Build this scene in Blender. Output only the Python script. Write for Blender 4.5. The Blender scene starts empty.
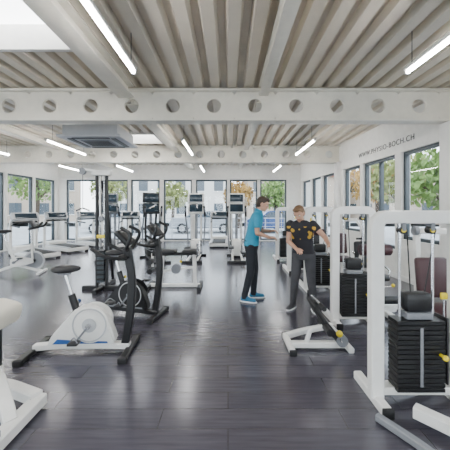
import bpy, bmesh, math, random
from mathutils import Vector, Matrix, Euler
from mathutils.bvhtree import BVHTree
random.seed(7)
V=Vector
scene=bpy.context.scene
COL=scene.collection

# ---------------------------------------------------------------- materials
MATS={}
def mat(name,col,rough=0.5,metal=0.0,emit=0.0,var=0.04,scale=8.0,coat=0.0,bump=0.0):
    if name in MATS: return MATS[name]
    m=bpy.data.materials.new(name); m.use_nodes=True
    nt=m.node_tree; b=nt.nodes['Principled BSDF']
    c=(*col,1)
    b.inputs['Roughness'].default_value=rough
    b.inputs['Metallic'].default_value=metal
    if coat: b.inputs['Coat Weight'].default_value=coat
    tc=nt.nodes.new('ShaderNodeTexCoord')
    n=nt.nodes.new('ShaderNodeTexNoise'); n.inputs['Scale'].default_value=scale; n.inputs['Detail'].default_value=3
    nt.links.new(tc.outputs['Object'],n.inputs['Vector'])
    r=nt.nodes.new('ShaderNodeValToRGB')
    r.color_ramp.elements[0].position=0.3; r.color_ramp.elements[1].position=0.7
    r.color_ramp.elements[0].color=(*[max(0,x*(1-var)) for x in col],1)
    r.color_ramp.elements[1].color=(*[min(1,x*(1+var)) for x in col],1)
    nt.links.new(n.outputs['Fac'],r.inputs['Fac'])
    nt.links.new(r.outputs['Color'],b.inputs['Base Color'])
    if emit:
        b.inputs['Emission Color'].default_value=c
        b.inputs['Emission Strength'].default_value=emit
    if bump:
        bp=nt.nodes.new('ShaderNodeBump'); bp.inputs['Strength'].default_value=bump
        nt.links.new(n.outputs['Fac'],bp.inputs['Height']); nt.links.new(bp.outputs['Normal'],b.inputs['Normal'])
    MATS[name]=m; return m

WHITE=mat('white_enamel',(0.86,0.85,0.82),0.28)
WALLM=mat('wall_paint',(0.83,0.82,0.78),0.7)
STEEL=mat('beam_paint',(0.81,0.77,0.67),0.5)
DECK=mat('deck_paint',(0.68,0.61,0.50),0.45,var=0.05,scale=3)
BLACK=mat('black_plastic',(0.008,0.008,0.009),0.4)
RUBBER=mat('rubber',(0.015,0.015,0.016),0.75)
VINYL=mat('black_vinyl',(0.012,0.012,0.014),0.45)
MAROON=mat('maroon_vinyl',(0.050,0.016,0.020),0.45)
CREAM=mat('cream_vinyl',(0.74,0.70,0.60),0.5)
CHROME=mat('chrome',(0.75,0.75,0.76),0.18,1.0)
GREY=mat('grey_plastic',(0.22,0.23,0.25),0.45)
LGREY=mat('light_grey_plastic',(0.5,0.51,0.53),0.4)
DGREY=mat('anthracite_frame',(0.045,0.06,0.07),0.45)
YELLOW=mat('yellow_plastic',(0.85,0.66,0.02),0.4)
BLUE=mat('blue_plastic',(0.02,0.10,0.32),0.4)
SCREEN=mat('screen_glass',(0.02,0.035,0.05),0.12)
TUBE=mat('lamp_tube',(1,0.975,0.94),0.4,emit=85,var=0)
OPAL=mat('skylight_opal',(0.97,0.98,1.0),0.4,emit=7,var=0)
DARKTXT=mat('lettering_paint',(0.05,0.05,0.05),0.6)

def glass_mat():
    m=bpy.data.materials.new('window_glass'); m.use_nodes=True
    nt=m.node_tree; nt.nodes.clear()
    o=nt.nodes.new('ShaderNodeOutputMaterial'); mx=nt.nodes.new('ShaderNodeMixShader')
    t=nt.nodes.new('ShaderNodeBsdfTransparent'); g=nt.nodes.new('ShaderNodeBsdfGlossy')
    g.inputs['Roughness'].default_value=0.02
    t.inputs['Color'].default_value=(0.93,0.97,0.98,1)
    mx.inputs['Fac'].default_value=0.06
    nt.links.new(t.outputs[0],mx.inputs[1]); nt.links.new(g.outputs[0],mx.inputs[2]); nt.links.new(mx.outputs[0],o.inputs['Surface'])
    return m
GLASS=glass_mat()

def floor_mat():
    m=bpy.data.materials.new('dark_plank_floor'); m.use_nodes=True
    nt=m.node_tree; b=nt.nodes['Principled BSDF']; L=nt.links
    tc=nt.nodes.new('ShaderNodeTexCoord')
    br=nt.nodes.new('ShaderNodeTexBrick')
    br.inputs['Scale'].default_value=1.0
    br.inputs['Brick Width'].default_value=1.3; br.inputs['Row Height'].default_value=0.19
    br.inputs['Mortar Size'].default_value=0.003; br.offset=0.37
    br.inputs['Color1'].default_value=(0.062,0.059,0.076,1)
    br.inputs['Color2'].default_value=(0.080,0.075,0.095,1)
    br.inputs['Mortar'].default_value=(0.035,0.032,0.04,1)
    L.new(tc.outputs['Object'],br.inputs['Vector'])
    mp=nt.nodes.new('ShaderNodeMapping'); mp.inputs['Scale'].default_value=(2.0,28,1)
    L.new(tc.outputs['Object'],mp.inputs['Vector'])
    n=nt.nodes.new('ShaderNodeTexNoise'); n.inputs['Scale'].default_value=1.5; n.inputs['Detail'].default_value=6
    L.new(mp.outputs['Vector'],n.inputs['Vector'])
    r=nt.nodes.new('ShaderNodeValToRGB'); r.color_ramp.elements[0].position=0.3; r.color_ramp.elements[1].position=0.75
    r.color_ramp.elements[0].color=(0.78,0.78,0.78,1); r.color_ramp.elements[1].color=(1.2,1.19,1.19,1)
    L.new(n.outputs['Fac'],r.inputs['Fac'])
    mx=nt.nodes.new('ShaderNodeMix'); mx.data_type='RGBA'; mx.blend_type='MULTIPLY'; mx.inputs['Factor'].default_value=1
    L.new(br.outputs['Color'],mx.inputs['A']); L.new(r.outputs['Color'],mx.inputs['B'])
    L.new(mx.outputs['Result'],b.inputs['Base Color'])
    b.inputs['Roughness'].default_value=0.21
    b.inputs['Specular IOR Level'].default_value=1.0
    b.inputs['Specular Tint'].default_value=(0.9,0.92,1.0,1)
    bp=nt.nodes.new('ShaderNodeBump'); bp.inputs['Strength'].default_value=0.05; bp.inputs['Distance'].default_value=0.01
    L.new(n.outputs['Fac'],bp.inputs['Height']); L.new(bp.outputs['Normal'],b.inputs['Normal'])
    return m
FLOORM=floor_mat()

# ---------------------------------------------------------------- geometry helpers
def rnd(pts,r=0.06,n=5):
    pts=[V(p) for p in pts]
    out=[pts[0]]
    for i in range(1,len(pts)-1):
        a,b,c=pts[i-1],pts[i],pts[i+1]
        d1=(a-b); d2=(c-b)
        rr=min(r,d1.length*0.48,d2.length*0.48)
        s=b+d1.normalized()*rr; e=b+d2.normalized()*rr
        for k in range(n+1):
            t=k/n
            out.append(s*(1-t)**2+b*2*t*(1-t)+e*t*t)
    out.append(pts[-1])
    return out

class B:
    def __init__(s,name,loc=(0,0,0),rot=0.0,parent=None):
        s.name=name; s.loc=loc; s.rot=rot; s.bm=bmesh.new(); s.mats=[]; s.parent=parent
    def mi(s,m):
        if m not in s.mats: s.mats.append(m)
        return s.mats.index(m)
    def merge(s,t,m,M=None,smooth=True):
        if M is not None: bmesh.ops.transform(t,matrix=M,verts=t.verts)
        bmesh.ops.recalc_face_normals(t,faces=t.faces)
        i=s.mi(m)
        for f in t.faces: f.material_index=i; f.smooth=smooth
        for e in t.edges:
            if len(e.link_faces)==2:
                try:
                    if e.calc_face_angle()>0.6: e.smooth=False
                except Exception: pass
        me=bpy.data.meshes.new('t'); t.to_mesh(me); t.free()
        s.bm.from_mesh(me); bpy.data.meshes.remove(me)
    def box(s,c,size,m,rot=(0,0,0),bev=0.008,seg=2):
        t=bmesh.new(); bmesh.ops.create_cube(t,size=1)
        bmesh.ops.transform(t,matrix=Matrix.Diagonal((*size,1)),verts=t.verts)
        bev=min(bev,min(size)*0.45)
        if bev>0: bmesh.ops.bevel(t,geom=list(t.edges),offset=bev,segments=seg,affect='EDGES',profile=0.5)
        s.merge(t,m,Matrix.Translation(c)@Euler(rot).to_matrix().to_4x4())
    def cyl(s,p1,p2,r,m,r2=None,seg=20,bev=0.0):
        p1=V(p1);p2=V(p2); d=p2-p1; L=d.length
        t=bmesh.new()
        bmesh.ops.create_cone(t,cap_ends=True,segments=seg,radius1=r,radius2=r if r2 is None else r2,depth=L)
        if bev:
            es=[e for e in t.edges if len(e.link_faces)==2 and e.calc_face_angle()>1.0]
            bmesh.ops.bevel(t,geom=es,offset=bev,segments=2,affect='EDGES')
        q=d.to_track_quat('Z','Y')
        s.merge(t,m,Matrix.Translation((p1+p2)/2)@q.to_matrix().to_4x4())
    def ball(s,c,r,m,rot=(0,0,0),seg=16):
        if not hasattr(r,'__len__'): r=(r,r,r)
        t=bmesh.new(); bmesh.ops.create_uvsphere(t,u_segments=seg,v_segments=max(6,seg*3//4),radius=1)
        s.merge(t,m,Matrix.Translation(c)@Euler(rot).to_matrix().to_4x4()@Matrix.Diagonal((*r,1)))
    def sweep(s,pts,prof,m,closed=False,up=None):
        pts=[V(p) for p in pts]; n=len(pts)
        t=bmesh.new(); rings=[]
        up=V(up) if up else None
        nrm=None
        for i,p in enumerate(pts):
            if closed: tg=(pts[(i+1)%n]-pts[i-1])
            elif i==0: tg=pts[1]-pts[0]
            elif i==n-1: tg=pts[-1]-pts[-2]
            else: tg=(pts[i+1]-p).normalized()+(p-pts[i-1]).normalized()
            tg.normalize()
            if up is not None: nrm=up-tg*up.dot(tg)
            elif nrm is None:
                u=V((0,0,1)) if abs(tg.z)<0.9 else V((0,1,0))
                nrm=u-tg*u.dot(tg)
            else: nrm=nrm-tg*nrm.dot(tg)
            nrm.normalize()
            sd=tg.cross(nrm)
            rings.append([t.verts.new(p+sd*a+nrm*b) for a,b in prof])
        k=len(prof)
        rng=range(n) if closed else range(n-1)
        for i in rng:
            A=rings[i];C=rings[(i+1)%n]
            for j in range(k): t.faces.new((A[j],A[(j+1)%k],C[(j+1)%k],C[j]))
        if not closed:
            t.faces.new(rings[0]); t.faces.new(rings[-1])
        s.merge(t,m)
    def tube(s,pts,r,m,rad=0.06,seg=10,closed=False):
        if not closed: pts=rnd(pts,rad) if len(pts)>2 else pts
        s.sweep(pts,[(r*math.cos(a*2*math.pi/seg),r*math.sin(a*2*math.pi/seg)) for a in range(seg)],m,closed)
    def bar(s,pts,w,h,m,rad=0.08,up=None,c=0.008):
        pts=rnd(pts,rad) if len(pts)>2 else pts
        a,b=w/2,h/2; c=min(c,a*.5,b*.5)
        s.sweep(pts,[(a,b-c),(a-c,b),(-a+c,b),(-a,b-c),(-a,-b+c),(-a+c,-b),(a-c,-b),(a,-b+c)],m,False,up)
    def ring(s,c,R,r,m,axis='Y',n=36,seg=10):
        c=V(c);pts=[]
        for i in range(n):
            a=2*math.pi*i/n; x,y=R*math.cos(a),R*math.sin(a)
            pts.append(c+(V((x,0,y)) if axis=='Y' else V((0,x,y)) if axis=='X' else V((x,y,0))))
        t=bmesh.new(); ax={'X':V((1,0,0)),'Y':V((0,1,0)),'Z':V((0,0,1))}[axis]
        rings=[]
        for p in pts:
            o=(p-c).normalized()
            rings.append([t.verts.new(p+o*r*math.cos(k*2*math.pi/seg)+ax*r*math.sin(k*2*math.pi/seg)) for k in range(seg)])
        for i in range(n):
            A=rings[i];C=rings[(i+1)%n]
            for j in range(seg): t.faces.new((A[j],A[(j+1)%seg],C[(j+1)%seg],C[j]))
        s.merge(t,m)
    def prism(s,poly,y0,y1,m,bev=0.015):
        t=bmesh.new()
        a=[t.verts.new((x,y0,z)) for x,z in poly]; b=[t.verts.new((x,y1,z)) for x,z in poly]
        n=len(poly)
        t.faces.new(a); t.faces.new(b[::-1])
        for i in range(n): t.faces.new((a[i],b[i],b[(i+1)%n],a[(i+1)%n]))
        bmesh.ops.recalc_face_normals(t,faces=t.faces)
        if bev: bmesh.ops.bevel(t,geom=list(t.edges),offset=bev,segments=2,affect='EDGES')
        s.merge(t,m)
    def quad(s,vs,m):
        t=bmesh.new(); t.faces.new([t.verts.new(v) for v in vs]); s.merge(t,m,smooth=False)
    def done(s,parent=None):
        me=bpy.data.meshes.new(s.name); s.bm.to_mesh(me); s.bm.free()
        for m in s.mats: me.materials.append(m)
        o=bpy.data.objects.new(s.name,me); COL.objects.link(o)
        o.location=s.loc; o.rotation_euler=(0,0,s.rot)
        if parent: o.parent=parent
        return o

# ---------------------------------------------------------------- ROOM SHELL
YF=12.7; YB=-3.5; XL=-7.7; ZC=3.45
f=B('floor'); f.box(((XL+4.3)/2,(YF+YB)/2,-0.05),(4.3-XL+0.2,YF-YB+0.3,0.1),FLOORM,bev=0); f.done()

def deck(b,x0,x1,y0,y1):
    per=0.27; k0=math.floor(x0/per)-1
    pts=[]
    x=k0*per
    while x<x1+per:
        pts+= [(x,0),(x+0.13,0),(x+0.16,0.09),(x+0.24,0.09)]
        x+=per
    def zat(q):
        for (ax,az),(bx,bz) in zip(pts,pts[1:]):
            if ax<=q<=bx: return az+(bz-az)*(q-ax)/(bx-ax)
        return 0
    P=[(x0,zat(x0))]+[p for p in pts if x0+1e-4<p[0]<x1-1e-4]+[(x1,zat(x1))]
    t=bmesh.new()
    A=[t.verts.new((x,y0,ZC+z)) for x,z in P]; C=[t.verts.new((x,y1,ZC+z)) for x,z in P]
    for i in range(len(P)-1): t.faces.new((A[i],A[i+1],C[i+1],C[i]))
    s=b.mi(DECK)
    for fc in t.faces: fc.material_index=s
    me=bpy.data.meshes.new('t'); t.to_mesh(me); t.free(); b.bm.from_mesh(me); bpy.data.meshes.remove(me)
c=B('ceiling')
XR=4.3
S1=(-3.3,-1.85,1.4,3.45); S2=(-3.7,-1.9,7.3,8.4)
deck(c,XL,XR,YB,S1[2]); deck(c,XL,S1[0],S1[2],S1[3]); deck(c,S1[1],XR,S1[2],S1[3]); deck(c,XL,XR,S1[3],S2[2])
deck(c,XL,S2[0],S2[2],S2[3]); deck(c,S2[1],XR,S2[2],S2[3]); deck(c,XL,XR,S2[3],YF)
c.box(((XL+XR)/2,(YB+S1[2])/2,ZC+0.15),(XR-XL,S1[2]-YB,0.06),DECK,bev=0)
c.box(((XL+XR)/2,(S1[3]+S2[2])/2,ZC+0.15),(XR-XL,S2[2]-S1[3],0.06),DECK,bev=0)
c.box(((XL+XR)/2,(S2[3]+YF)/2,ZC+0.15),(XR-XL,YF-S2[3],0.06),DECK,bev=0)
for S in (S1,S2):
    c.box(((XL+S[0])/2,(S[2]+S[3])/2,ZC+0.15),(S[0]-XL,S[3]-S[2],0.06),DECK,bev=0)
    c.box(((XR+S[1])/2,(S[2]+S[3])/2,ZC+0.15),(XR-S[1],S[3]-S[2],0.06),DECK,bev=0)
c.done()
for S in (S1,S2):
    k=B('skylight')
    z=ZC-0.03; h=0.36; x0,x1,y0,y1=S; w=0.06
    for (cx,cy,sx,sy) in ((x0+w/2,(y0+y1)/2,w,y1-y0),(x1-w/2,(y0+y1)/2,w,y1-y0),((x0+x1)/2,y0+w/2,x1-x0,w),((x0+x1)/2,y1-w/2,x1-x0,w)):
        k.box((cx,cy,z+h/2),(sx,sy,h),WALLM,bev=0.004)
    k.box(((x0+x1)/2,(y0+y1)/2,z+h-0.04),(x1-x0-0.05,y1-y0-0.05,0.03),OPAL,bev=0.004)
    k.done()

# cellular beams
def cell_beam(name,y,z0,z1,xa,xb,pitch,xoff,R):
    b=B(name)
    n0=math.floor((xa-xoff)/pitch)
    zc=(z0+z1)/2; th=0.03
    def plate(xl,xr,hx,hole):
        if not hole:
            b.box(((xl+xr)/2,y,zc),(xr-xl,th,z1-z0),STEEL,bev=0); return
        t=bmesh.new(); N=32; rings=[]
        for yy in (y-th/2,y+th/2):
            inn=[];out=[]
            for i in range(N):
                a=2*math.pi*(i+0.5)/N; ca,sa=math.cos(a),math.sin(a)
                inn.append(t.verts.new((hx+R*ca,yy,zc+R*sa)))
                k=min(((xr-hx) if ca>0 else (hx-xl))/max(abs(ca),1e-6),((z1-z0)/2)/max(abs(sa),1e-6))
                out.append(t.verts.new((hx+k*ca,yy,zc+k*sa)))
            rings.append((inn,out))
            for i in range(N):
                j=(i+1)%N; t.faces.new((inn[i],inn[j],out[j],out[i]))
        for i in range(N):
            j=(i+1)%N; t.faces.new((rings[0][0][i],rings[0][0][j],rings[1][0][j],rings[1][0][i]))
        b.merge(t,STEEL,smooth=False)
    x=xoff+n0*pitch
    while x<xb+pitch:
        l=max(x-pitch/2,xa); r=min(x+pitch/2,xb)
        if r-l>0.02:
            plate(l,r,x,(x-R-0.03>l and x+R+0.03<r))
        if r-l>0.02: b.ring((x,y-0.018,zc),R+0.006,0.008,STEEL) if (x-R-0.03>l and x+R+0.03<r) else None
        x+=pitch
    b.box(((xa+xb)/2,y,z0-0.012),(xb-xa,0.22,0.03),STEEL,bev=0.004)
    b.box(((xa+xb)/2,y,z1-0.0),(xb-xa,0.22,0.03),STEEL,bev=0.004)
    b.done()
cell_beam('ceiling_beam',4.6,2.93,3.41,XL,3.72,0.672,-2.92,0.115)
cell_beam('ceiling_beam',8.75,2.93,3.41,XL,3.5,0.672,-2.9,0.115)
def ibeam(name,x,w,h,y0,y1):
    b=B(name); z1=ZC-0.002
    b.box((x,(y0+y1)/2,z1-h+0.012),(w,y1-y0,0.024),STEEL,bev=0.003)
    b.box((x,(y0+y1)/2,z1-0.012),(w,y1-y0,0.024),STEEL,bev=0.003)
    b.box((x,(y0+y1)/2,z1-h/2),(0.06,y1-y0,h-0.04),STEEL,bev=0.0)
    b.done()
for x,w,h in ((-1.62,0.24,0.2),(0.56,0.14,0.17),(-5.2,0.16,0.17)):
    for a,bb in ((YB,4.45),(4.75,8.6),(8.9,YF-0.05)): ibeam('ceiling_purlin',x,w,h,a,bb)

# window walls
def wwall(name,loc,rot,length,H,ops,th=0.2,fr=DGREY,split=True):
    """local x along wall 0..length, y thickness; ops=(x0,x1,z0,z1,nsplit)"""
    b=B(name,loc,rot)
    ops=sorted(ops); x=0
    for (x0,x1,z0,z1,n) in ops:
        if x0-x>0.01: b.box(((x+x0)/2,0,H/2),(x0-x,th,H),WALLM,bev=0)
        if z0>0.01: b.box(((x0+x1)/2,0,z0/2),(x1-x0,th,z0),WALLM,bev=0)
        b.box(((x0+x1)/2,0,(z1+H)/2),(x1-x0,th,H-z1),WALLM,bev=0)
        x=x1
    if length-x>0.01: b.box(((x+length)/2,0,H/2),(length-x,th,H),WALLM,bev=0)
    w=b.done()
    for i,(x0,x1,z0,z1,n) in enumerate(ops):
        wcount[0]+=1
        g=B('window_%d'%wcount[0],loc,rot); t=0.065; d=0.09
        z0+=0.0
        g.box((x0+t/2,0,(z0+z1)/2),(t,d,z1-z0),fr,bev=0.004); g.box((x1-t/2,0,(z0+z1)/2),(t,d,z1-z0),fr,bev=0.004)
        g.box(((x0+x1)/2,0,z1-t/2),(x1-x0,d,t),fr,bev=0.004); g.box(((x0+x1)/2,0,z0+t/2),(x1-x0,d,t),fr,bev=0.004)
        for k in range(1,n):
            xx=x0+(x1-x0)*k/n; g.box((xx,0,(z0+z1)/2),(t,d,z1-z0),fr,bev=0.004)
        g.quad([(x0+t,0,z0+t),(x1-t,0,z0+t),(x1-t,0,z1-t),(x0+t,0,z1-t)],GLASS)
        g.done()
    return w
wcount=[0]
H=ZC+0.12
fo=[(-7.35,-5.9),(-5.66,-4.55),(-4.41,-3.1),(-2.92,-1.64),(-1.46,-0.05),(0.09,1.33),(1.46,2.66)]
wwall('wall_back',(XL,YF+0.1,0),0,4.3-XL,H,[(a-XL,b-XL,0.04,2.78,1) for a,b in fo])
wwall('wall_left',(XL-0.1,YB,0),math.pi/2,YF-YB,H,[(0.5+i*1.42,0.5+i*1.42+1.3,0.04,2.72,1) for i in range(11)])
ang=math.atan2(0.40,8.1)
x_at=lambda y:3.68-0.049*(y-4.6)
rl=(YF-YB+0.2)/math.cos(ang)
p0=V((x_at(YB)+0.1,YB-0.05,0))
def rw(y): return (y-p0.y)/math.cos(ang)
ro=[(rw(0.2),rw(1.9),0.85,2.66,1),(rw(2.2),rw(4.2),0.85,2.66,1),(rw(4.85),rw(5.85),0.85,2.66,1),(rw(6.05),rw(7.35),0.6,2.66,2),(rw(7.5),rw(8.45),0.85,2.66,1),
    (rw(9.05),rw(10.1),0.5,2.66,1),(rw(10.25),rw(11.2),0.5,2.66,1),(rw(11.35),rw(12.4),0.5,2.66,1)]
wwall('wall_right',p0,math.pi/2+ang,rl,H,ro)
wwall('wall_front',(XL,YB-0.1,0),0,4.3-XL,H,[(0.6+i*1.9,0.6+i*1.9+1.6,0.3,2.75,1) for i in range(6)])
for i,y in enumerate((4.6,8.75)):
    b=B('column'); b.box((x_at(y)-0.03,y,1.46),(0.18,0.24,2.92),WHITE,bev=0.006); b.box((x_at(y)-0.03,y,0.02),(0.26,0.3,0.04),WHITE); b.done()
b=B('baseboard_right',p0,math.pi/2+ang); b.box((rl/2,0.115,0.05),(rl-0.2,0.03,0.1),WHITE,bev=0.003); b.done()
b=B('trim_1'); b.box(((XL+3.2)/2,YF-0.02,2.86),(3.2-XL-0.1,0.04,0.1),WALLM,bev=0.004); b.done()

# wall lettering
cu=bpy.data.curves.new('wall_lettering','FONT'); cu.body='WWW.PHYSIO-BOCH.CH'; cu.size=0.165; cu.extrude=0.003; cu.space_character=1.15
to=bpy.data.objects.new('wall_lettering',cu); COL.objects.link(to); cu.materials.append(DARKTXT)
yy=7.55
to.location=(x_at(yy)-0.012,yy,2.84)
to.rotation_euler=(math.pi/2,0,-math.pi/2+ang)

# ---------------------------------------------------------------- lamps
def lamp(x,y0,y1,z=3.05):
    b=B('pendant_tube_lamp')
    b.box((x,(y0+y1)/2,z+0.035),(0.07,y1-y0,0.035),WHITE,bev=0.006)
    b.cyl((x,y0+0.03,z),(x,y1-0.03,z),0.02,TUBE,seg=12)
    for yy in (y0+0.015,y1-0.015): b.box((x,yy,z+0.008),(0.05,0.03,0.06),WHITE,bev=0.005)
    for yy in (y0+0.25,y1-0.1): b.cyl((x,yy,z+0.05),(x,yy,ZC+0.02),0.004,BLACK,seg=6)
    b.done()
for x in (-4.3,-1.08,2.05): 
    lamp(x,1.6,3.22); lamp(x*0.97,6.4,8.2); lamp(x*0.95,10.2,12.0); lamp(x,-2.6,-1.0)
lamp(-6.4,6.4,8.2); lamp(-6.2,10.2,12.0); lamp(-6.4,1.6,3.22)

# AC cassette
b=B('ceiling_air_conditioner',(-2.62,5.75,0))
b.box((0,0,2.98),(1.05,0.9,0.24),LGREY,bev=0.02); b.box((0,0,2.86),(1.2,1.05,0.05),LGREY,bev=0.015)
b.box((0,0,2.83),(0.55,0.5,0.02),GREY,bev=0.004)
for i in range(6): b.box((0,-0.18+i*0.07,2.818),(0.5,0.025,0.012),BLACK,bev=0)
for sx in (-1,1):
    b.box((sx*0.42,0,2.83),(0.09,0.75,0.015),BLACK,bev=0)
    b.box((0,sx*0.39,2.83),(0.7,0.08,0.015),BLACK,bev=0)
for sx in (-.45,.45):
    for sy in (-.4,.4): b.cyl((sx,sy,3.05),(sx,sy,ZC+.02),0.006,CHROME,seg=6)
b.done()

# ---------------------------------------------------------------- MACHINES
def weight_machine(x,y,rot=0,w=0.6,h=1.47,kind=0,back=0.62):
    b=B('weight_stack_machine',(x,y,0),rot)
    hw=w/2
    b.bar([(-hw,0,0.05),(-hw,0,h-0.03),(hw,0,h-0.03),(hw,0,0.05)],0.10,0.075,WHITE,rad=0.09,up=(0,1,0))
    for sx in (-1,1):
        e=back if sx<0 else 0.62
        b.bar([(sx*hw,-0.16,0.035),(sx*hw,e,0.035)],0.07,0.07,WHITE)
        b.box((sx*hw,-0.17,0.035),(0.08,0.03,0.07),RUBBER)
    b.bar([(-hw,0.0,0.1),(hw,0.0,0.1)],0.06,0.06,WHITE)
    b.bar([(-hw,0.0,0.1),(hw+0.5,0.35,0.07)],0.07,0.07,WHITE)
    for sx in (-0.11,0.11):
        b.cyl((sx,-0.025,h-0.13),(sx,0.025,h-0.13),0.03,BLACK); b.cyl((sx,-0.03,h-0.13),(sx,0.03,h-0.13),0.018,YELLOW)
        b.box((sx,0,h-0.09),(0.03,0.07,0.09),GREY,bev=0.004)
        b.cyl((sx*1.0+0.04,0,h-0.13),(sx*0.3,0,0.66),0.005,BLACK,seg=6)
        b.cyl((sx*1.15,0,0.1),(sx*1.15,0,h-0.07),0.011,CHROME,seg=10)
    n=15; sw=min(0.36,w-0.14)
    for i in range(n):
        b.box((0,0,0.13+i*0.036),(sw,0.13,0.03),BLACK,bev=0.003,seg=1)
    zt=0.13+n*0.036
    b.box((0,0,zt+0.01),(0.2,0.1,0.05),GREY)
    b.box((0,0,zt+0.11),(0.2,0.1,0.15),BLACK,bev=0.03); b.cyl((0,0,zt),(0,0,zt+0.1),0.02,CHROME)
    b.cyl((0.14,-0.066,0.4),(0.14,-0.11,0.4),0.012,YELLOW); b.ball((0.14,-0.115,0.4),0.022,YELLOW,seg=10)
    b.box((-0.0,-0.067,0.38),(0.022,0.004,0.44),GREY,bev=0.001)
    b.box((hw,-0.045,h-0.28),(0.05,0.006,0.09),YELLOW,bev=0.001)
    b.box((sw/2+0.02,0.02,0.42),(0.015,0.16,0.5),BLACK,bev=0.004)
    b.box((sw/2+0.035,0.0,0.82),(0.05,0.02,0.05),YELLOW,bev=0.006); b.cyl((sw/2+0.035,0,0.66),(sw/2+0.035,0,0.8),0.006,CHROME,seg=8)
    ox=hw+(0.42 if kind==0 else 0.32); oy=0.62
    PAD=MAROON if kind==0 else VINYL
    b.bar([(hw-0.02,0.5,0.05),(ox+0.35,0.5,0.05)],0.07,0.07,WHITE)
    b.bar([(ox,-0.05+0.1,0.05),(ox,1.15,0.05)],0.08,0.07,WHITE)
    b.bar([(ox,oy,0.05),(ox,oy,0.42)],0.07,0.07,WHITE)
    b.box((ox,oy,0.47),(0.36,0.38,0.08),PAD,bev=0.035,seg=3)
    b.bar([(ox,oy+0.42,0.05),(ox,oy+0.30,0.95)],0.07,0.06,WHITE)
    b.box((ox,oy+0.21,0.76),(0.34,0.08,0.42),PAD,rot=(-0.13,0,0),bev=0.035,seg=3)
    if kind==0:
        b.tube([(ox+0.32,oy+0.1,1.25),(ox+0.32,oy-0.15,1.1),(ox+0.3,oy-0.2,0.72)],0.025,WHITE,rad=0.1)
        b.bar([(ox-0.1,oy+0.3,1.25),(ox+0.34,oy+0.1,1.25)],0.06,0.06,WHITE)
        b.bar([(ox,oy+0.4,1.25),(ox,oy+0.46,1.2),(ox,oy+0.42,0.05)],0.06,0.06,WHITE)
        b.tube([(ox+0.3,oy-0.2,0.9),(ox+0.18,oy-0.22,0.9)],0.02,RUBBER)
        b.cyl((ox-0.14,oy+0.3,1.25),(ox-0.1,oy+0.3,1.25),0.05,GREY)
    else:
        b.bar([(ox-0.2,oy,0.4),(ox-0.24,oy-0.2,0.45),(ox-0.24,oy-0.35,0.2)],0.05,0.05,WHITE)
        b.cyl((ox-0.26,oy-0.35,0.22),(ox+0.2,oy-0.35,0.22),0.055,VINYL,bev=0.01)
        b.cyl((ox-0.30,oy-0.24,0.90),(ox+0.14,oy-0.24,0.90),0.08,MAROON,bev=0.015)
        b.bar([(ox-0.26,oy-0.24,0.90),(ox-0.26,oy-0.05,0.5),(ox-0.1,oy,0.35)],0.045,0.045,WHITE)
        b.ball((ox-0.28,oy-0.24,0.7),0.024,YELLOW,seg=10)
    b.tube([(ox+0.22,oy-0.05,0.42),(ox+0.24,oy-0.05,0.56),(ox+0.24,oy+0.1,0.6)],0.014,CHROME,rad=0.03)
    b.ball((ox+0.2,oy-0.2,0.38),0.026,YELLOW,seg=10); b.cyl((ox,oy-0.02,0.3),(ox+0.2,oy-0.2,0.37),0.01,CHROME,seg=8)
    return b.done()
weight_machine(1.45,2.16,0,0.62,1.46,0,back=0.3)
weight_machine(1.62,3.62,0,0.48,1.5,1,back=0.4)
weight_machine(1.66,5.05,0,0.48,1.5,0)
weight_machine(1.66,6.5,0,0.48,1.5,1)
weight_machine(1.64,7.95,0,0.48,1.5,0)

b=B('leg_curl_attachment',(0,0,0))
b.bar([(1.05,1.97,0.03),(1.20,1.72,0.03),(1.28,1.52,0.03)],0.05,0.05,GREY)
b.bar([(1.3,1.95,0.09),(1.5,1.72,0.09),(1.9,1.6,0.09)],0.08,0.08,WHITE)
b.box((1.62,1.62,0.03),(0.5,0.09,0.06),WHITE)
b.cyl((1.49,1.66,0.11),(1.47,1.62,0.16),0.014,CHROME); b.ball((1.46,1.61,0.17),0.032,YELLOW)
b.cyl((1.42,1.55,0.06),(1.62,1.55,0.06),0.05,BLACK,bev=0.01)
b.bar([(1.6,1.62,0.06),(1.6,1.56,0.1)],0.04,0.04,WHITE)
b.done()

# low leg machine in the aisle
b=B('leg_training_machine',(0.93,2.98,0))
b.bar([(-0.26,0,0.05),(0.34,0,0.05)],0.07,0.06,WHITE)
b.bar([(-0.27,-0.14,0.03),(-0.27,0.26,0.03)],0.06,0.055,WHITE); 
for yy in (-0.15,0.27): b.box((-0.27,yy,0.03),(0.075,0.03,0.06),RUBBER)
b.bar([(0.34,-0.1,0.03),(0.34,0.5,0.03)],0.06,0.055,WHITE)
b.bar([(0.34,0.45,0.06),(-0.05,0.3,0.06),(-0.26,0.2,0.05)],0.06,0.06,WHITE)
b.bar([(0.26,0,0.08),(0.05,0.02,0.34),(-0.02,0.02,0.5)],0.08,0.06,BLACK)
b.box((0.0,0.0,0.42),(0.03,0.3,0.2),RUBBER,rot=(0,-0.5,0),bev=0.012)
b.cyl((0.1,-0.17,0.24),(0.1,0.17,0.24),0.035,VINYL,bev=0.008)
b.cyl((0.02,-0.2,0.5),(0.02,0.2,0.5),0.016,CHROME); b.cyl((0.02,-0.22,0.5),(0.02,-0.1,0.5),0.024,RUBBER)
b.cyl((0.27,-0.06,0.1),(0.27,0.06,0.1),0.06,GREY,bev=0.008)
b.ball((0.22,-0.09,0.2),0.034,YELLOW,seg=10); b.cyl((0.26,-0.05,0.09),(0.22,-0.08,0.18),0.01,CHROME,seg=8)
b.bar([(-0.1,0,0.06),(-0.05,0,0.22),(0.1,0,0.24)],0.04,0.04,WHITE,rad=0.05)
b.done()

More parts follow.
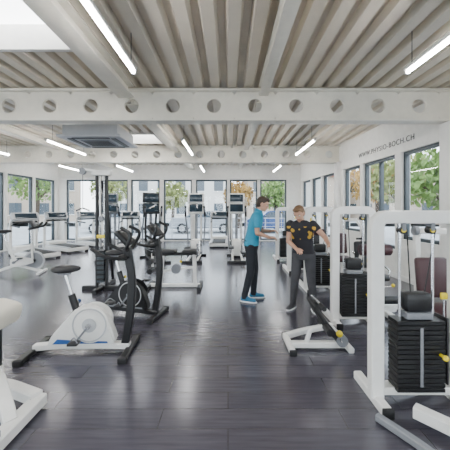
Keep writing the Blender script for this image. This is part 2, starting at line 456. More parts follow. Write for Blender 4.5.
# exercise bike
def bike(name,x,y,rot,shell,wheel,acc,post=BLACK,knob=None):
    knob=knob or acc
    b=B(name,(x,y,0),rot)
    for sx,wd in ((-0.5,0.25),(0.47,0.25)):
        b.bar([(sx,-wd,0.035),(sx,wd,0.035)],0.07,0.045,BLACK)
        for sy in (-1,1): b.box((sx,sy*wd,0.03),(0.085,0.05,0.06),RUBBER,bev=0.012)
    b.bar([(-0.5,0,0.06),(-0.2,0,0.085),(0.47,0,0.06)],0.08,0.06,shell)
    b.prism([(-0.36,0.08),(-0.3,0.2),(-0.16,0.36),(-0.06,0.47),(0.04,0.49),(0.14,0.46),(0.24,0.38),(0.3,0.25),(0.34,0.12),(0.26,0.08)],-0.065,0.065,shell,bev=0.02)
    b.prism([(-0.3,0.11),(-0.24,0.17),(0.0,0.15),(0.26,0.14),(0.28,0.11)],-0.07,0.07,acc,bev=0.006)
    for sy in (-1,1):
        b.cyl((0.09,sy*0.06,0.31),(0.09,sy*0.085,0.31),0.185,wheel,seg=40,bev=0.008)
        b.ring((0.09,sy*0.086,0.31),0.165,0.007,LGREY)
        b.cyl((0.09,sy*0.085,0.31),(0.09,sy*0.1,0.31),0.07,shell if wheel!=WHITE else LGREY,seg=30,bev=0.004)
        a=0.9 if sy>0 else 0.9+math.pi
        px,pz=0.09+0.17*math.cos(a),0.31+0.17*math.sin(a)
        b.bar([(0.09,sy*0.115,0.31),(px,sy*0.125,pz)],0.03,0.02,GREY)
        b.cyl((0.09,sy*0.09,0.31),(0.09,sy*0.13,0.31),0.025,CHROME)
        b.box((px,sy*0.185,pz),(0.1,0.09,0.025),BLACK); b.cyl((px,sy*0.12,pz),(px,sy*0.2,pz),0.008,CHROME,seg=8)
        b.tube([(px-0.045,sy*0.15,pz+0.01),(px,sy*0.18,pz+0.06),(px+0.045,sy*0.21,pz+0.01)],0.006,GREY,rad=0.03,seg=6)
    b.cyl((-0.07,0,0.42),(-0.13,0,0.60),0.036,post); b.cyl((-0.13,0,0.60),(-0.19,0,0.8),0.02,CHROME)
    b.cyl((-0.1,0,0.5),(-0.1,0.09,0.5),0.012,GREY); b.ball((-0.1,0.1,0.5),0.022,knob,seg=8)
    saddle(b,-0.2,0.86)
    b.bar([(0.42,0,0.07),(0.47,0,0.35),(0.50,0,0.75),(0.44,0,1.08)],0.08,0.06,post,rad=0.2)
    b.box((0.42,0,1.19),(0.06,0.24,0.2),BLACK,rot=(0,-0.75,0),bev=0.025,seg=3)
    b.box((0.395,0,1.215),(0.012,0.16,0.1),SCREEN,rot=(0,-0.75,0),bev=0.003)
    for sy in (-1,1):
        b.tube([(0.45,0,0.98),(0.42,sy*0.22,1.0),(0.28,sy*0.24,1.03),(0.16,sy*0.2,1.1)],0.019,BLACK,rad=0.08)
        b.tube([(0.44,0,1.05),(0.48,sy*0.16,1.1),(0.54,sy*0.17,1.24),(0.42,sy*0.13,1.30)],0.018,BLACK,rad=0.06)
    b.box((0.40,0,0.98),(0.08,0.1,0.06),BLACK,bev=0.015)
    return b.done()
def saddle(b,x,z):
    t=bmesh.new()
    bmesh.ops.create_uvsphere(t,u_segments=24,v_segments=14,radius=1)
    for v in t.verts:
        X,Y,Z=v.co
        wy=0.125*(1-0.72*max(0,min(1,(X+0.35)/1.1)))
        v.co=V((X*0.15+0.02,Y*wy,(Z*0.045 if Z>0 else Z*0.035)+0.012*X*X))
    b.merge(t,VINYL,Matrix.Translation((x,0,z)))
    b.box((x,0,z-0.04),(0.12,0.05,0.03),GREY)
bike('exercise_bike',-1.50,2.92,0.05,WHITE,WHITE,BLUE)
bike('exercise_bike',-1.42,3.95,math.radians(-12),BLACK,BLACK,GREY,knob=YELLOW)
# spin bikes at far left
def spin_bike(x,y,rot):
    b=B('spinning_bike',(x,y,0),rot)
    for sx in (-0.5,0.5): b.bar([(sx,-0.25,0.04),(sx,0.25,0.04)],0.06,0.05,WHITE)
    b.bar([(-0.5,0,0.05),(0.0,0,0.22),(0.5,0,0.05)],0.06,0.06,WHITE)
    b.bar([(-0.02,0,0.25),(-0.2,0,0.75)],0.06,0.05,WHITE); b.cyl((-0.2,0,0.7),(-0.25,0,0.93),0.02,CHROME)
    b.bar([(-0.1,0,0.5),(0.36,0,0.62)],0.07,0.06,WHITE)
    b.bar([(0.33,-0.04,0.27),(0.3,-0.04,0.7)],0.04,0.03,WHITE); b.bar([(0.33,0.04,0.27),(0.3,0.04,0.7)],0.04,0.03,WHITE)
    b.cyl((0.3,0,0.65),(0.28,0,1.0),0.022,CHROME)
    b.ring((0.34,0,0.3),0.2,0.022,LGREY); b.cyl((0.34,-0.012,0.3),(0.34,0.012,0.3),0.19,GREY,seg=32); b.cyl((0.34,-0.05,0.3),(0.34,0.05,0.3),0.04,BLACK)
    b.prism([(-0.1,0.2),(-0.1,0.36),(0.02,0.42),(0.34,0.36),(0.36,0.26),(0.02,0.18)],-0.09,-0.05,WHITE,bev=0.01)
    saddle(b,-0.26,0.97)
    for sy in (-1,1):
        b.tube([(0.28,0,1.02),(0.3,sy*0.2,1.03),(0.48,sy*0.2,1.08),(0.56,sy*0.14,1.18)],0.024,BLACK,rad=0.06)
        a=0.6+(math.pi if sy>0 else 0); px,pz=-0.02+0.17*math.cos(a),0.29+0.17*math.sin(a)
        b.bar([(-0.02,sy*0.1,0.29),(px,sy*0.11,pz)],0.03,0.02,GREY); b.box((px,sy*0.16,pz),(0.1,0.09,0.03),BLACK)
    b.cyl((-0.02,-0.12,0.29),(-0.02,0.12,0.29),0.03,GREY)
    b.box((0.33,0,1.12),(0.05,0.2,0.16),BLACK,rot=(0,-0.6,0))
    b.done()
spin_bike(-4.75,6.3,0.25)
spin_bike(-5.9,6.0,0.2)

# cross trainers / steppers (upright, seen from behind)
def cross_trainer(name,x,y,rot,col=WHITE):
    b=B(name,(x,y,0),rot)   # faces +Y
    for sy,w in ((-0.62,0.28),(0.55,0.3)):
        b.bar([(-w,sy,0.035),(w,sy,0.035)],0.08,0.06,BLACK)
    for sx in (-0.13,0.13): b.bar([(sx,-0.62,0.06),(sx,0.5,0.08)],0.06,0.05,col)
    b.box((0,0.4,0.3),(0.3,0.5,0.5),col,bev=0.08,seg=4)
    b.cyl((-0.16,0.4,0.32),(0.16,0.4,0.32),0.2,BLACK,seg=30,bev=0.01)
    for sx in (-1,1):
        b.bar([(sx*0.14,0.5,0.5),(sx*0.15,0.48,1.0),(sx*0.15,0.4,1.35)],0.06,0.06,col)
        z=0.2 if sx>0 else 0.34
        b.bar([(sx*0.17,0.38,0.34),(sx*0.17,-0.4,z)],0.05,0.05,GREY)
        b.box((sx*0.17,-0.25,z+0.04),(0.15,0.36,0.04),BLACK,bev=0.012)
        yy=0.2 if sx>0 else -0.02
        b.tube([(sx*0.24,0.35,0.35),(sx*0.26,0.4,0.8),(sx*0.28,yy+0.15,1.2),(sx*0.26,yy,1.5)],0.022,GREY,rad=0.15)
        b.tube([(sx*0.28,yy+0.12,1.25),(sx*0.26,yy,1.55)],0.03,BLACK)
    b.box((0,0.4,1.48),(0.5,0.1,0.34),col,rot=(-0.35,0,0),bev=0.04,seg=3)
    b.box((0,0.335,1.50),(0.40,0.02,0.24),SCREEN,rot=(-0.35,0,0),bev=0.005)
    b.box((0,0.40,1.80),(0.5,0.08,0.30),col,bev=0.03); b.box((0,0.356,1.80),(0.40,0.01,0.22),SCREEN,bev=0.002)
    b.bar([(0,0.46,0.5),(0,0.46,1.68)],0.08,0.05,GREY)
    b.done()
cross_trainer('cross_trainer',-0.98,8.2,0); cross_trainer('cross_trainer',0.26,8.2,0)
cross_trainer('cross_trainer',-2.1,8.0,0.5,BLACK)
cross_trainer('cross_trainer',-3.55,8.3,0.3,GREY)

# treadmills
def treadmill(x,y,rot):
    b=B('treadmill',(x,y,0),rot)
    b.box((0,0,0.11),(0.72,1.7,0.13),WHITE,bev=0.03,seg=3); b.box((0,-0.05,0.18),(0.5,1.55,0.03),RUBBER,bev=0.006)
    for sx in (-1,1):
        b.box((sx*0.31,-0.05,0.185),(0.09,1.6,0.025),LGREY,bev=0.008)
        b.bar([(sx*0.36,0.72,0.1),(sx*0.36,0.7,1.0),(sx*0.33,0.6,1.2)],0.08,0.07,WHITE,rad=0.15)
        b.tube([(sx*0.34,0.66,0.95),(sx*0.34,0.15,0.92)],0.025,BLACK)
        b.box((sx*0.3,0.82,0.03),(0.1,0.12,0.06),RUBBER); b.box((sx*0.3,-0.8,0.03),(0.1,0.08,0.06),RUBBER)
    b.box((0,0.68,0.22),(0.66,0.38,0.16),WHITE,bev=0.06,seg=4)
    b.box((0,0.6,1.22),(0.78,0.12,0.26),LGREY,rot=(-0.5,0,0),bev=0.04,seg=3)
    b.box((0,0.535,1.245),(0.6,0.02,0.17),SCREEN,rot=(-0.5,0,0),bev=0.005)
    b.bar([(-0.34,0.6,1.05),(0.34,0.6,1.05)],0.08,0.06,BLACK)
    b.done()
treadmill(-5.95,8.6,math.radians(58)); treadmill(-5.75,9.9,math.radians(58)); treadmill(-5.3,11.2,math.radians(58))
treadmill(-4.0,11.2,math.radians(10)); treadmill(-0.35,11.3,0)

# cable tower
b=B('cable_pulley_tower',(-2.32,5.15,0))
for sx in (-0.09,0.09): b.bar([(sx,0,0.05),(sx,0,2.12)],0.045,0.06,BLACK)
b.bar([(-0.35,0,0.035),(0.35,0,0.035)],0.08,0.07,BLACK); b.bar([(0,-0.3,0.035),(0,0.55,0.035)],0.08,0.07,BLACK)
b.bar([(0,0.5,0.05),(0,0.3,1.2),(0,0.02,2.0)],0.05,0.05,BLACK,rad=0.2)
b.box((0,0,2.14),(0.36,0.12,0.1),WHITE,bev=0.03); b.bar([(0.02,0,2.15),(-0.28,-0.1,2.2)],0.05,0.05,WHITE)
b.cyl((-0.3,-0.13,2.16),(-0.3,-0.08,2.16),0.06,GREY); b.cyl((-0.3,-0.1,2.12),(-0.3,-0.1,1.5),0.005,BLACK,seg=6)
b.tube([(-0.42,-0.1,1.45),(-0.3,-0.1,1.5),(-0.18,-0.1,1.45)],0.015,CHROME,rad=0.04)
for i in range(14): b.box((0,-0.0,0.16+i*0.042),(0.13,0.14,0.036),BLACK if i%2 else DGREY,bev=0.003,seg=1)
for sx in (-0.04,0.04): b.cyl((sx,0,0.1),(sx,0,2.1),0.009,CHROME,seg=8)
b.cyl((0,-0.05,1.3),(0,0.05,1.3),0.05,GREY); b.box((0,-0.045,0.98),(0.14,0.03,0.06),YELLOW,bev=0.006)
b.cyl((0.0,-0.02,1.3),(0,-0.02,2.1),0.005,BLACK,seg=6)
b.done()

# back / ab bench
b=B('back_extension_bench',(-0.98,5.3,0))
b.bar([(-0.5,0,0.04),(0.45,0,0.04)],0.08,0.06,WHITE)
for sx in (-0.5,0.45): b.bar([(sx,-0.25,0.035),(sx,0.25,0.035)],0.07,0.06,BLACK)
b.bar([(-0.3,0,0.05),(-0.26,0,0.6)],0.07,0.06,WHITE); b.bar([(0.36,0,0.05),(0.34,0,0.62)],0.07,0.06,WHITE)
b.bar([(-0.45,0,0.62),(0.42,0,0.64)],0.06,0.06,BLACK)
b.box((-0.2,0,0.68),(0.42,0.3,0.07),VINYL,bev=0.03,seg=3); b.box((0.27,0,0.68),(0.3,0.3,0.07),VINYL,bev=0.03,seg=3)
b.cyl((-0.45,-0.22,0.5),(-0.45,0.22,0.5),0.05,VINYL,bev=0.01); b.cyl((-0.45,-0.22,0.34),(-0.45,0.22,0.34),0.05,VINYL,bev=0.01)
b.bar([(-0.45,0,0.64),(-0.45,0,0.3)],0.04,0.04,WHITE)
b.tube([(0.42,-0.2,0.85),(0.42,-0.18,0.62),(0.42,0.18,0.62),(0.42,0.2,0.85)],0.018,CHROME,rad=0.05)
b.cyl((0.0,-0.05,0.35),(0.0,0.05,0.35),0.09,GREY,bev=0.01); b.bar([(-0.28,0,0.3),(0.35,0,0.38)],0.04,0.04,WHITE)
b.ball((0.1,-0.08,0.5),0.026,YELLOW,seg=10); b.cyl((0.1,0,0.6),(0.1,-0.07,0.51),0.01,CHROME,seg=8)
b.done()

# left foreground machine
b=B('seated_leg_machine',(0,0,0))
b.bar([(-1.42,1.55,0.06),(-1.42,2.12,0.06)],0.1,0.08,WHITE)
b.bar([(-1.42,2.08,0.09),(-1.72,2.18,0.11),(-2.5,2.25,0.11)],0.09,0.08,WHITE)
b.bar([(-1.44,1.85,0.08),(-1.6,1.98,0.22),(-1.74,2.08,0.30),(-2.2,2.1,0.34)],0.08,0.07,WHITE,rad=0.1)
b.bar([(-2.5,1.6,0.05),(-2.5,2.6,0.05)],0.1,0.08,WHITE)
b.cyl((-1.72,2.1,0.3),(-1.72,2.1,0.62),0.022,BLACK); b.cyl((-1.72,2.1,0.11),(-1.72,2.1,0.32),0.03,WHITE)
b.box((-1.75,2.1,0.69),(0.22,0.34,0.17),CREAM,rot=(0,0.25,0),bev=0.06,seg=4)
b.bar([(-1.8,2.1,0.6),(-2.3,2.1,0.5)],0.06,0.05,WHITE)
b.box((-2.3,2.1,0.5),(0.42,0.42,0.09),CREAM,bev=0.04,seg=3); b.bar([(-2.3,2.1,0.1),(-2.3,2.1,0.46)],0.07,0.07,WHITE)
b.box((-2.55,2.1,0.82),(0.09,0.36,0.5),CREAM,rot=(0,-0.15,0),bev=0.04,seg=3); b.bar([(-2.5,2.1,0.08),(-2.6,2.1,0.9)],0.06,0.06,WHITE)
b.cyl((-1.42,1.7,0.1),(-1.42,1.7,0.13),0.03,RUBBER)
b.done()

# ---------------------------------------------------------------- PEOPLE
SKIN=mat('skin',(0.55,0.31,0.21),0.5,var=0.05)
POLO=mat('polo_shirt',(0.02,0.27,0.42),0.75,var=0.1)
TROU=mat('dark_trousers',(0.012,0.014,0.02),0.8,var=0.2)
SHOE=mat('blue_trainers',(0.02,0.15,0.27),0.5)
SHOE2=mat('dark_trainers',(0.03,0.03,0.035),0.5)
SOLE=mat('white_sole',(0.75,0.75,0.75),0.5)
HAIR=mat('brown_hair',(0.04,0.024,0.015),0.6,var=0.4,scale=60)
HAIR2=mat('light_brown_hair',(0.16,0.09,0.045),0.6,var=0.4,scale=60)
GREYTR=mat('grey_sweatpants',(0.055,0.055,0.062),0.85,var=0.2)
LIP=mat('lips',(0.42,0.16,0.13),0.45)
EYEW=mat('eye_white',(0.8,0.8,0.78),0.2); IRIS=mat('iris',(0.04,0.025,0.015),0.2)
def patterned():
    m=bpy.data.materials.new('black_yellow_top'); m.use_nodes=True; nt=m.node_tree; b=nt.nodes['Principled BSDF']
    tc=nt.nodes.new('ShaderNodeTexCoord'); n=nt.nodes.new('ShaderNodeTexVoronoi'); n.inputs['Scale'].default_value=13
    nt.links.new(tc.outputs['Object'],n.inputs['Vector'])
    sp=nt.nodes.new('ShaderNodeSeparateXYZ'); nt.links.new(tc.outputs['Object'],sp.inputs[0])
    r=nt.nodes.new('ShaderNodeValToRGB'); r.color_ramp.interpolation='CONSTANT'
    r.color_ramp.elements[0].color=(0.60,0.36,0.05,1); r.color_ramp.elements[1].position=0.42; r.color_ramp.elements[1].color=(0.018,0.018,0.024,1)
    nt.links.new(n.outputs['Distance'],r.inputs['Fac'])
    a=nt.nodes.new('ShaderNodeMath'); a.operation='SUBTRACT'; a.inputs[1].default_value=1.2; nt.links.new(sp.outputs['Z'],a.inputs[0])
    ab=nt.nodes.new('ShaderNodeMath'); ab.operation='ABSOLUTE'; nt.links.new(a.outputs[0],ab.inputs[0])
    lt=nt.nodes.new('ShaderNodeMath'); lt.operation='LESS_THAN'; lt.inputs[1].default_value=0.10; nt.links.new(ab.outputs[0],lt.inputs[0])
    mx=nt.nodes.new('ShaderNodeMix'); mx.data_type='RGBA'; mx.inputs['A'].default_value=(0.018,0.018,0.024,1)
    nt.links.new(lt.outputs[0],mx.inputs['Factor']); nt.links.new(r.outputs['Color'],mx.inputs['B']); nt.links.new(mx.outputs['Result'],b.inputs['Base Color'])
    b.inputs['Roughness'].default_value=0.8
    return m
PATT=patterned()

class Body:
    def __init__(s): s.parts=[]  # (bm, mat)
    def add(s,bm,m): s.parts.append((bm,m))
    def cap(s,p1,p2,r1,r2,m,flat=False,sq=1.0):
        p1=V(p1);p2=V(p2);t=bmesh.new(); d=p2-p1
        bmesh.ops.create_cone(t,cap_ends=True,segments=20,radius1=r1,radius2=r2,depth=d.length)
        bmesh.ops.transform(t,matrix=Matrix.Translation((p1+p2)/2)@d.to_track_quat('Z','Y').to_matrix().to_4x4(),verts=t.verts)
        if not flat:
            for p,r in ((p1,r1),(p2,r2)):
                bmesh.ops.create_uvsphere(t,u_segments=16,v_segments=12,radius=r,matrix=Matrix.Translation(p))
        s.add(t,m)
    def ell(s,c,r,m,M=None):
        t=bmesh.new(); bmesh.ops.create_uvsphere(t,u_segments=28,v_segments=20,radius=1)
        MM=Matrix.Translation(c)@Matrix.Diagonal((*r,1))
        if M is not None: MM=M@MM
        bmesh.ops.transform(t,matrix=MM,verts=t.verts); s.add(t,m)
    def loft(s,rings,m,N=28,p=2.3):
        t=bmesh.new(); R=[]
        for c,rx,ry in rings:
            c=V(c); q=[]
            for i in range(N):
                a=2*math.pi*i/N; ca,sa=math.cos(a),math.sin(a)
                q.append(t.verts.new(c+V((rx*math.copysign(abs(ca)**(2/p),ca),ry*math.copysign(abs(sa)**(2/p),sa),0))))
            R.append(q)
        for A,C in zip(R,R[1:]):
            for i in range(N): t.faces.new((A[i],A[(i+1)%N],C[(i+1)%N],C[i]))
        t.faces.new(R[0][::-1]); t.faces.new(R[-1]); s.add(t,m)
    def hand(s,wr,dir,palm,thumb_side,curl=0.5):
        d=V(dir).normalized(); pn=(V(palm)-d*V(palm).dot(d)).normalized(); ts=V(thumb_side); ts=(ts-d*ts.dot(d)-pn*ts.dot(pn)).normalized()
        wr=V(wr)
        M=Matrix((( ts.x,pn.x,d.x,wr.x),(ts.y,pn.y,d.y,wr.y),(ts.z,pn.z,d.z,wr.z),(0,0,0,1)))
        s.ell((0,0,0.045),(0.040,0.016,0.055),SKIN,M)
        lens=[0.072,0.08,0.075,0.058]
        for i,L in enumerate(lens):
            x=0.030-i*0.0205
            a=M@V((x*0.95,0,0.07)); 
            d1=(d*math.cos(curl*0.6)+pn*math.sin(curl*0.6)); d2=(d*math.cos(curl*1.5)+pn*math.sin(curl*1.5)); d3=(d*math.cos(curl*2.2)+pn*math.sin(curl*2.2))
            sp=ts*(0.09*(1.5-i))
            p1=a+(d1+sp).normalized()*(L*0.5); p2=p1+d2*L*0.32; p3=p2+d3*L*0.25
            s.cap(a,p1,0.0088,0.0082,SKIN); s.cap(p1,p2,0.0082,0.008,SKIN); s.cap(p2,p3,0.008,0.007,SKIN)
        a=M@V((0.03,0.004,0.02)); p1=a+(ts*0.75+d*0.65+pn*0.25).normalized()*0.042; p2=p1+(ts*0.3+d*0.85+pn*0.4).normalized()*0.03
        s.cap(a,p1,0.013,0.010,SKIN); s.cap(p1,p2,0.010,0.008,SKIN)
    def head(s,c,yaw,pitch,roll,hair,long=False):
        M=Matrix.Translation(c)@Euler((pitch,roll,yaw)).to_matrix().to_4x4(); s.HM=M; s.hair=hair
        s.ell((0,-0.008,0.02),(0.074,0.093,0.092),SKIN,M)
        s.ell((0,0.018,-0.045),(0.056,0.066,0.066),SKIN,M)
        s.ell((0,0.062,-0.088),(0.024,0.02,0.02),SKIN,M)
        s.ell((0,0.075,0.018),(0.05,0.016,0.012),SKIN,M)
        t=bmesh.new(); bmesh.ops.create_cone(t,cap_ends=True,segments=12,radius1=0.018,radius2=0.006,depth=0.05)
        bmesh.ops.transform(t,matrix=M@Matrix.Translation((0,0.094,-0.015))@Euler((0.32,0,0)).to_matrix().to_4x4(),verts=t.verts); s.add(t,SKIN)
        s.ell((0,0.101,-0.032),(0.013,0.012,0.009),SKIN,M)
        for sx in (-1,1):
            s.ell((sx*0.076,-0.005,-0.005),(0.010,0.02,0.032),SKIN,M)
        s.ell((0,0.081,-0.058),(0.024,0.009,0.007),LIP,M)
        s.ell((0,-0.022,0.042),(0.082,0.092,0.086),hair,M)
        s.ell((0,-0.045,0.0),(0.079,0.066,0.08),hair,M)
        s.ell((0,0.045,0.088),(0.062,0.045,0.03),hair,M)
        if long: s.ell((0,-0.075,-0.06),(0.05,0.035,0.07),hair,M)
    def build(s,name,loc,rot,voxel=0.005,scale=1.0):
        t=bmesh.new(); trees=[]
        for bm,m in s.parts:
            trees.append((BVHTree.FromBMesh(bm),m))
            me=bpy.data.meshes.new('t'); bmesh.ops.recalc_face_normals(bm,faces=bm.faces); bm.to_mesh(me); t.from_mesh(me); bpy.data.meshes.remove(me)
        me=bpy.data.meshes.new(name); t.to_mesh(me); t.free()
        o=bpy.data.objects.new(name,me); COL.objects.link(o)
        md=o.modifiers.new('r','REMESH'); md.mode='VOXEL'; md.voxel_size=voxel; md.use_smooth_shade=True
        sm=o.modifiers.new('s','SMOOTH'); sm.factor=0.5; sm.iterations=3
        dg=bpy.context.evaluated_depsgraph_get(); ev=o.evaluated_get(dg)
        nm=bpy.data.meshes.new_from_object(ev); o.modifiers.clear(); o.data=nm; nm.name=name
        ms=[]
        for _,m in trees:
            if m not in ms: ms.append(m)
        nm.materials.clear()
        for m in ms: nm.materials.append(m)
        for p in nm.polygons:
            best=1e9;bi=0
            for tr,m in trees:
                r=tr.find_nearest(p.center,best)
                if r[0] is not None and r[3]<best: best=r[3];bi=ms.index(m)
            p.material_index=bi; p.use_smooth=True
        o.location=loc; o.rotation_euler=(0,0,rot); o.scale=(scale,)*3
        e=B('eyes')
        M=s.HM; R=M.to_euler()
        for sx in (-1,1):
            e.ball(M@V((sx*0.031,0.076,0.0)),(0.013,0.009,0.008),EYEW,rot=R,seg=12)
            e.ball(M@V((sx*0.031,0.083,0.0)),(0.006,0.004,0.006),IRIS,rot=R,seg=10)
            e.ball(M@V((sx*0.031,0.086,0.02)),(0.018,0.005,0.0035),s.hair,rot=R,seg=10)
        eo=e.done(parent=o)
        return o

def legs(B_,hipL,hipR,kL,kR,aL,aR,m,shoe,dirL,dirR):
    for h,k,a,dr in ((hipL,kL,aL,dirL),(hipR,kR,aR,dirR)):
        B_.cap(h,k,0.092,0.066,m); B_.cap(k,V(a)+V((0,0,0.03)),0.066,0.05,m)
        B_.cap(V(a)+V((0,0,0.05)),V(a)+V((0,0,-0.03)),0.05,0.052,m,flat=True)
        dv=V((math.sin(dr),math.cos(dr),0)); a=V(a)
        B_.cap(V((a.x,a.y,0.05))-dv*0.03,V((a.x,a.y,0.036))+dv*0.15,0.040,0.034,shoe)
        B_.cap(V((a.x,a.y,0.08)),V((a.x,a.y,0.05))+dv*0.05,0.042,0.042,shoe)
        M=Matrix.Translation(V((a.x,a.y,0))+dv*0.058)@Matrix.Rotation(-dr,4,'Z')
        t=bmesh.new(); bmesh.ops.create_cone(t,cap_ends=True,segments=28,radius1=1,radius2=1,depth=0.02)
        bmesh.ops.transform(t,matrix=M@Matrix.Translation((0,0,0.012))@Matrix.Diagonal((0.048,0.145,1,1)),verts=t.verts); B_.add(t,SOLE)

def arm(B_,sh,el,wr,sleeve,frac=0.7,rs=0.056):
    sh=V(sh);el=V(el);wr=V(wr)
    B_.cap(sh,el,0.048,0.037,SKIN); B_.cap(el,wr,0.038,0.025,SKIN)
    B_.cap(sh,sh+(el-sh)*0.3,rs+0.006,rs,sleeve); B_.cap(sh+(el-sh)*0.1,sh+(el-sh)*frac,rs+0.004,rs,sleeve,flat=True)

# man in blue polo (faces local +Y)
m1=Body()
legs(m1,(-0.095,0,0.88),(0.095,0,0.88),(-0.10,0.05,0.48),(0.10,-0.01,0.48),(-0.11,0.03,0.09),(0.11,-0.10,0.09),TROU,SHOE,-0.15,0.25)
m1.loft([((0,0,0.80),0.15,0.10),((0,0,0.88),0.172,0.118),((0,0,0.98),0.165,0.112)],TROU)
m1.loft([((0,0.0,0.90),0.178,0.126),((0,0.01,0.99),0.168,0.118),((0,0.03,1.10),0.165,0.112),((0,0.06,1.22),0.182,0.118),((0,0.085,1.33),0.192,0.112),((0,0.1,1.40),0.165,0.092),((0,0.11,1.445),0.085,0.065)],POLO)
m1.cap((0,0.105,1.43),(0,0.125,1.475),0.066,0.060,POLO,flat=True)
m1.cap((0,0.11,1.42),(0,0.15,1.52),0.055,0.052,SKIN)
m1.head((0,0.185,1.56),-0.1,-0.35,0,HAIR)
arm(m1,(0.175,0.09,1.38),(0.24,0.10,1.11),(0.16,0.29,1.04),POLO)
m1.hand((0.16,0.29,1.04),(-0.35,0.8,0.0),(-0.3,0,-1),(-1,0,0.1),0.7)
arm(m1,(-0.175,0.09,1.38),(-0.23,0.13,1.11),(-0.13,0.31,1.12),POLO)
m1.hand((-0.13,0.31,1.12),(0.3,0.8,0.05),(0.3,0,-1),(1,0,0.1),0.6)
m1.build('man_in_blue_polo',(0.38,4.56,0),math.radians(-97))

m2=Body()
legs(m2,(-0.09,0,0.86),(0.09,0,0.86),(-0.12,0.05,0.47),(0.12,0.06,0.47),(-0.15,-0.02,0.09),(0.16,0.02,0.09),GREYTR,SHOE2,-0.3,0.3)
m2.loft([((0,0,0.78),0.15,0.10),((0,0,0.86),0.168,0.118),((0,0,0.96),0.158,0.11)],GREYTR)
m2.loft([((0,0.0,0.88),0.172,0.122),((0,0.01,0.97),0.160,0.113),((0.01,0.03,1.08),0.158,0.110),((0.015,0.055,1.18),0.172,0.117),((0.02,0.08,1.28),0.182,0.112),((0.02,0.095,1.35),0.155,0.09),((0.02,0.1,1.39),0.08,0.06)],PATT)
m2.cap((0.02,0.10,1.37),(0.03,0.14,1.46),0.05,0.047,SKIN)
m2.head((0.04,0.17,1.49),-0.25,-0.45,0.1,HAIR2)
arm(m2,(-0.155,0.085,1.33),(-0.33,0.12,1.14),(-0.40,0.30,1.05),PATT,0.45)
m2.hand((-0.40,0.30,1.05),(-0.6,0.7,-0.1),(0,0.3,-1),(0.4,0.8,0),0.7)
arm(m2,(0.19,0.085,1.33),(0.21,0.12,1.06),(0.06,0.30,0.98),PATT,0.45)
m2.hand((0.06,0.30,0.98),(-0.5,0.7,-0.1),(-0.2,0,-1),(-1,-0.2,0.2),0.6)
m2.build('person_in_black_top',(1.12,4.15,0),math.radians(156),scale=0.95)

# ---------------------------------------------------------------- EXTERIOR
ASPH=mat('asphalt',(0.34,0.35,0.36),0.85,var=0.1,scale=2); GRASS=mat('grass',(0.14,0.22,0.06),0.9,var=0.3,scale=3)
BLD=mat('render_white',(0.62,0.61,0.58),0.8); BLD2=mat('render_beige',(0.42,0.35,0.28),0.8); ROOF=mat('roof_tiles',(0.26,0.09,0.05),0.8,var=0.2)
BARK=mat('bark',(0.07,0.05,0.035),0.9); LG=mat('green_leaves',(0.14,0.23,0.055),0.8,var=0.4,scale=4); LY=mat('autumn_leaves',(0.34,0.20,0.05),0.8,var=0.4,scale=4); LO=mat('olive_leaves',(0.22,0.25,0.08),0.8,var=0.4,scale=4)
WGL=mat('building_glazing',(0.06,0.08,0.10),0.2)
b=B('ground_outside'); b.box((0,20,-0.16),(120,110,0.1),ASPH,bev=0); b.done()
b=B('lawn'); b.box((-2,27,-0.125),(60,6,0.03),GRASS,bev=0); b.done()
def tree(x,y,h,m,r):
    b=B('tree',(x,y,-0.11)); b.tube([(0,0,0),(0.1,0,h*0.4),(0,0.1,h*0.75)],0.12,BARK,rad=0.3,seg=8)
    for i in range(5):
        a=i*1.3; b.tube([(0,0,h*0.4+0.1*i),(math.cos(a)*r*0.6,math.sin(a)*r*0.6,h*0.65+0.1*i)],0.04,BARK,seg=6)
    t=bmesh.new()
    for i in range(900):
        d=V((random.gauss(0,1),random.gauss(0,1),random.gauss(0,1))); d.normalize()
        p=V((0,0,h*0.72))+V((d.x*r,d.y*r,d.z*h*0.32))*(random.random()**0.4)
        s=0.09+0.09*random.random(); q=Euler((random.random()*6,random.random()*6,random.random()*6)).to_matrix()
        vs=[t.verts.new(p+q@V(v)*s) for v in ((-1,0,0),(-.3,.55,.1),(.6,.5,0),(1,0,.1),(.5,-.5,0),(-.4,-.5,.1))]
        t.faces.new(vs)
    i=b.mi(m)
    for fc in t.faces: fc.material_index=i
    me=bpy.data.meshes.new('t'); t.to_mesh(me); t.free(); b.bm.from_mesh(me); bpy.data.meshes.remove(me)
    b.done()
for x,y,h,m,r in ((-9,21.5,4.2,LO,1.5),(-4.4,22,3.6,LO,1.3),(0.8,22,3.6,LY,1.2),(3.6,21.5,3.8,LG,1.4),(-13,19,5,LG,2),(-12.5,12,4.5,LO,1.6),(-13.5,8,4.2,LG,1.6),
                  (7.5,9.5,3.6,LG,1.5),(8.2,13.5,4.2,LO,1.5),(7.8,6.2,3.0,LG,1.3),(9.5,18,4.6,LY,1.8),(-12,3,4,LO,1.5)): tree(x,y,h,m,r)
def building(x,y,w,d,h,m,rot=0,gable=False):
    b=B('building',(x,y,-0.11),rot); b.box((0,0,h/2),(w,d,h),m,bev=0)
    n=int(w/2.2)
    for fl in range(int(h/2.8)):
        for i in range(n):
            b.box((-w/2+(i+0.5)*w/n,-d/2-0.0,1.5+fl*2.8),(1.1,0.08,1.3),WGL,bev=0.0)
            b.box((-w/2+(i+0.5)*w/n,-d/2-0.03,0.82+fl*2.8),(1.25,0.14,0.06),WHITE,bev=0.0)
    if gable: b.prism([(-w/2-0.4,h),(0,h+w*0.22),(w/2+0.4,h)],-d/2-0.4,d/2+0.4,ROOF,bev=0)
    else: b.box((0,0,h+0.1),(w+0.5,d+0.5,0.2),GREY,bev=0)
    b.done()
building(-8,38,16,8,6.2,BLD); building(9,40,13,8,5.6,BLD2,0,True); building(-24,34,10,8,6.5,BLD2,0.6,True)
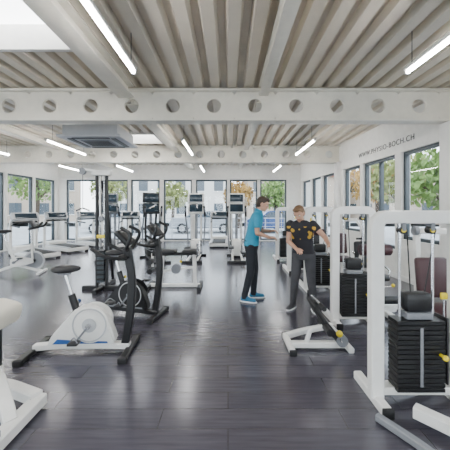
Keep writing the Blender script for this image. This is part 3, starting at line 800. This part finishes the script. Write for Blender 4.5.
building(19,9,14,8,5.6,BLD,-math.pi/2,True); building(22,34,12,8,6.2,BLD2,-1.2); building(-24,8,16,8,5.8,BLD,math.pi/2)
def car(x,y,rot,m):
    b=B('parked_car',(x,y,-0.1),rot)
    b.prism([(-2.1,0.3),(-2.1,0.75),(-1.9,0.92),(-1.2,0.98),(-0.65,1.4),(0.9,1.42),(1.6,1.0),(2.05,0.9),(2.1,0.35)],-0.85,0.85,m,bev=0.06)
    b.prism([(-1.05,1.0),(-0.6,1.34),(0.85,1.36),(1.35,1.0)],-0.87,0.87,WGL,bev=0.01)
    for sx in (-1.3,1.3):
        for sy in (-0.8,0.8): b.cyl((sx,sy-0.1,0.32),(sx,sy+0.1,0.32),0.32,RUBBER,seg=24,bev=0.03); b.cyl((sx,sy-0.11,0.32),(sx,sy+0.11,0.32),0.18,CHROME,seg=20)
    b.done()
car(-7.2,18.5,0.1,mat('car_white',(0.6,0.6,0.6),0.25)); car(-1.6,18.3,0.05,mat('car_silver',(0.35,0.37,0.4),0.25)); car(3.2,18.3,0,mat('car_blue',(0.03,0.07,0.2),0.25))
b=B('terrace_railing'); 
for i in range(13): b.bar([(-8+i,15,-0.12),(-8+i,15,0.95)],0.04,0.04,LGREY)
b.bar([(-8,15,0.95),(4,15,0.95)],0.05,0.04,LGREY)
b.bar([(-8,15,0.5),(4,15,0.5)],0.02,0.02,LGREY); b.bar([(-8,15,0.7),(4,15,0.7)],0.02,0.02,LGREY); b.bar([(-8,15,0.3),(4,15,0.3)],0.02,0.02,LGREY)
b.done()

# ---------------------------------------------------------------- LIGHT
w=bpy.data.worlds.new('overcast_sky'); scene.world=w; w.use_nodes=True
nt=w.node_tree; bg=nt.nodes['Background']; bg.inputs['Strength'].default_value=7.0
tc=nt.nodes.new('ShaderNodeTexCoord'); sp=nt.nodes.new('ShaderNodeSeparateXYZ'); r=nt.nodes.new('ShaderNodeValToRGB')
nt.links.new(tc.outputs['Generated'],sp.inputs[0]); nt.links.new(sp.outputs['Z'],r.inputs['Fac'])
r.color_ramp.elements[0].color=(0.92,0.96,1.0,1); r.color_ramp.elements[1].color=(0.72,0.84,1.0,1)
nt.links.new(r.outputs['Color'],bg.inputs['Color'])

cam=bpy.data.cameras.new('camera'); co=bpy.data.objects.new('camera',cam); COL.objects.link(co)
co.location=(0,0,1.5); co.rotation_euler=(math.pi/2,0,0)
cam.sensor_width=36; cam.lens=22.4; cam.shift_x=-0.0067; cam.shift_y=-0.038; cam.clip_end=300
scene.camera=co
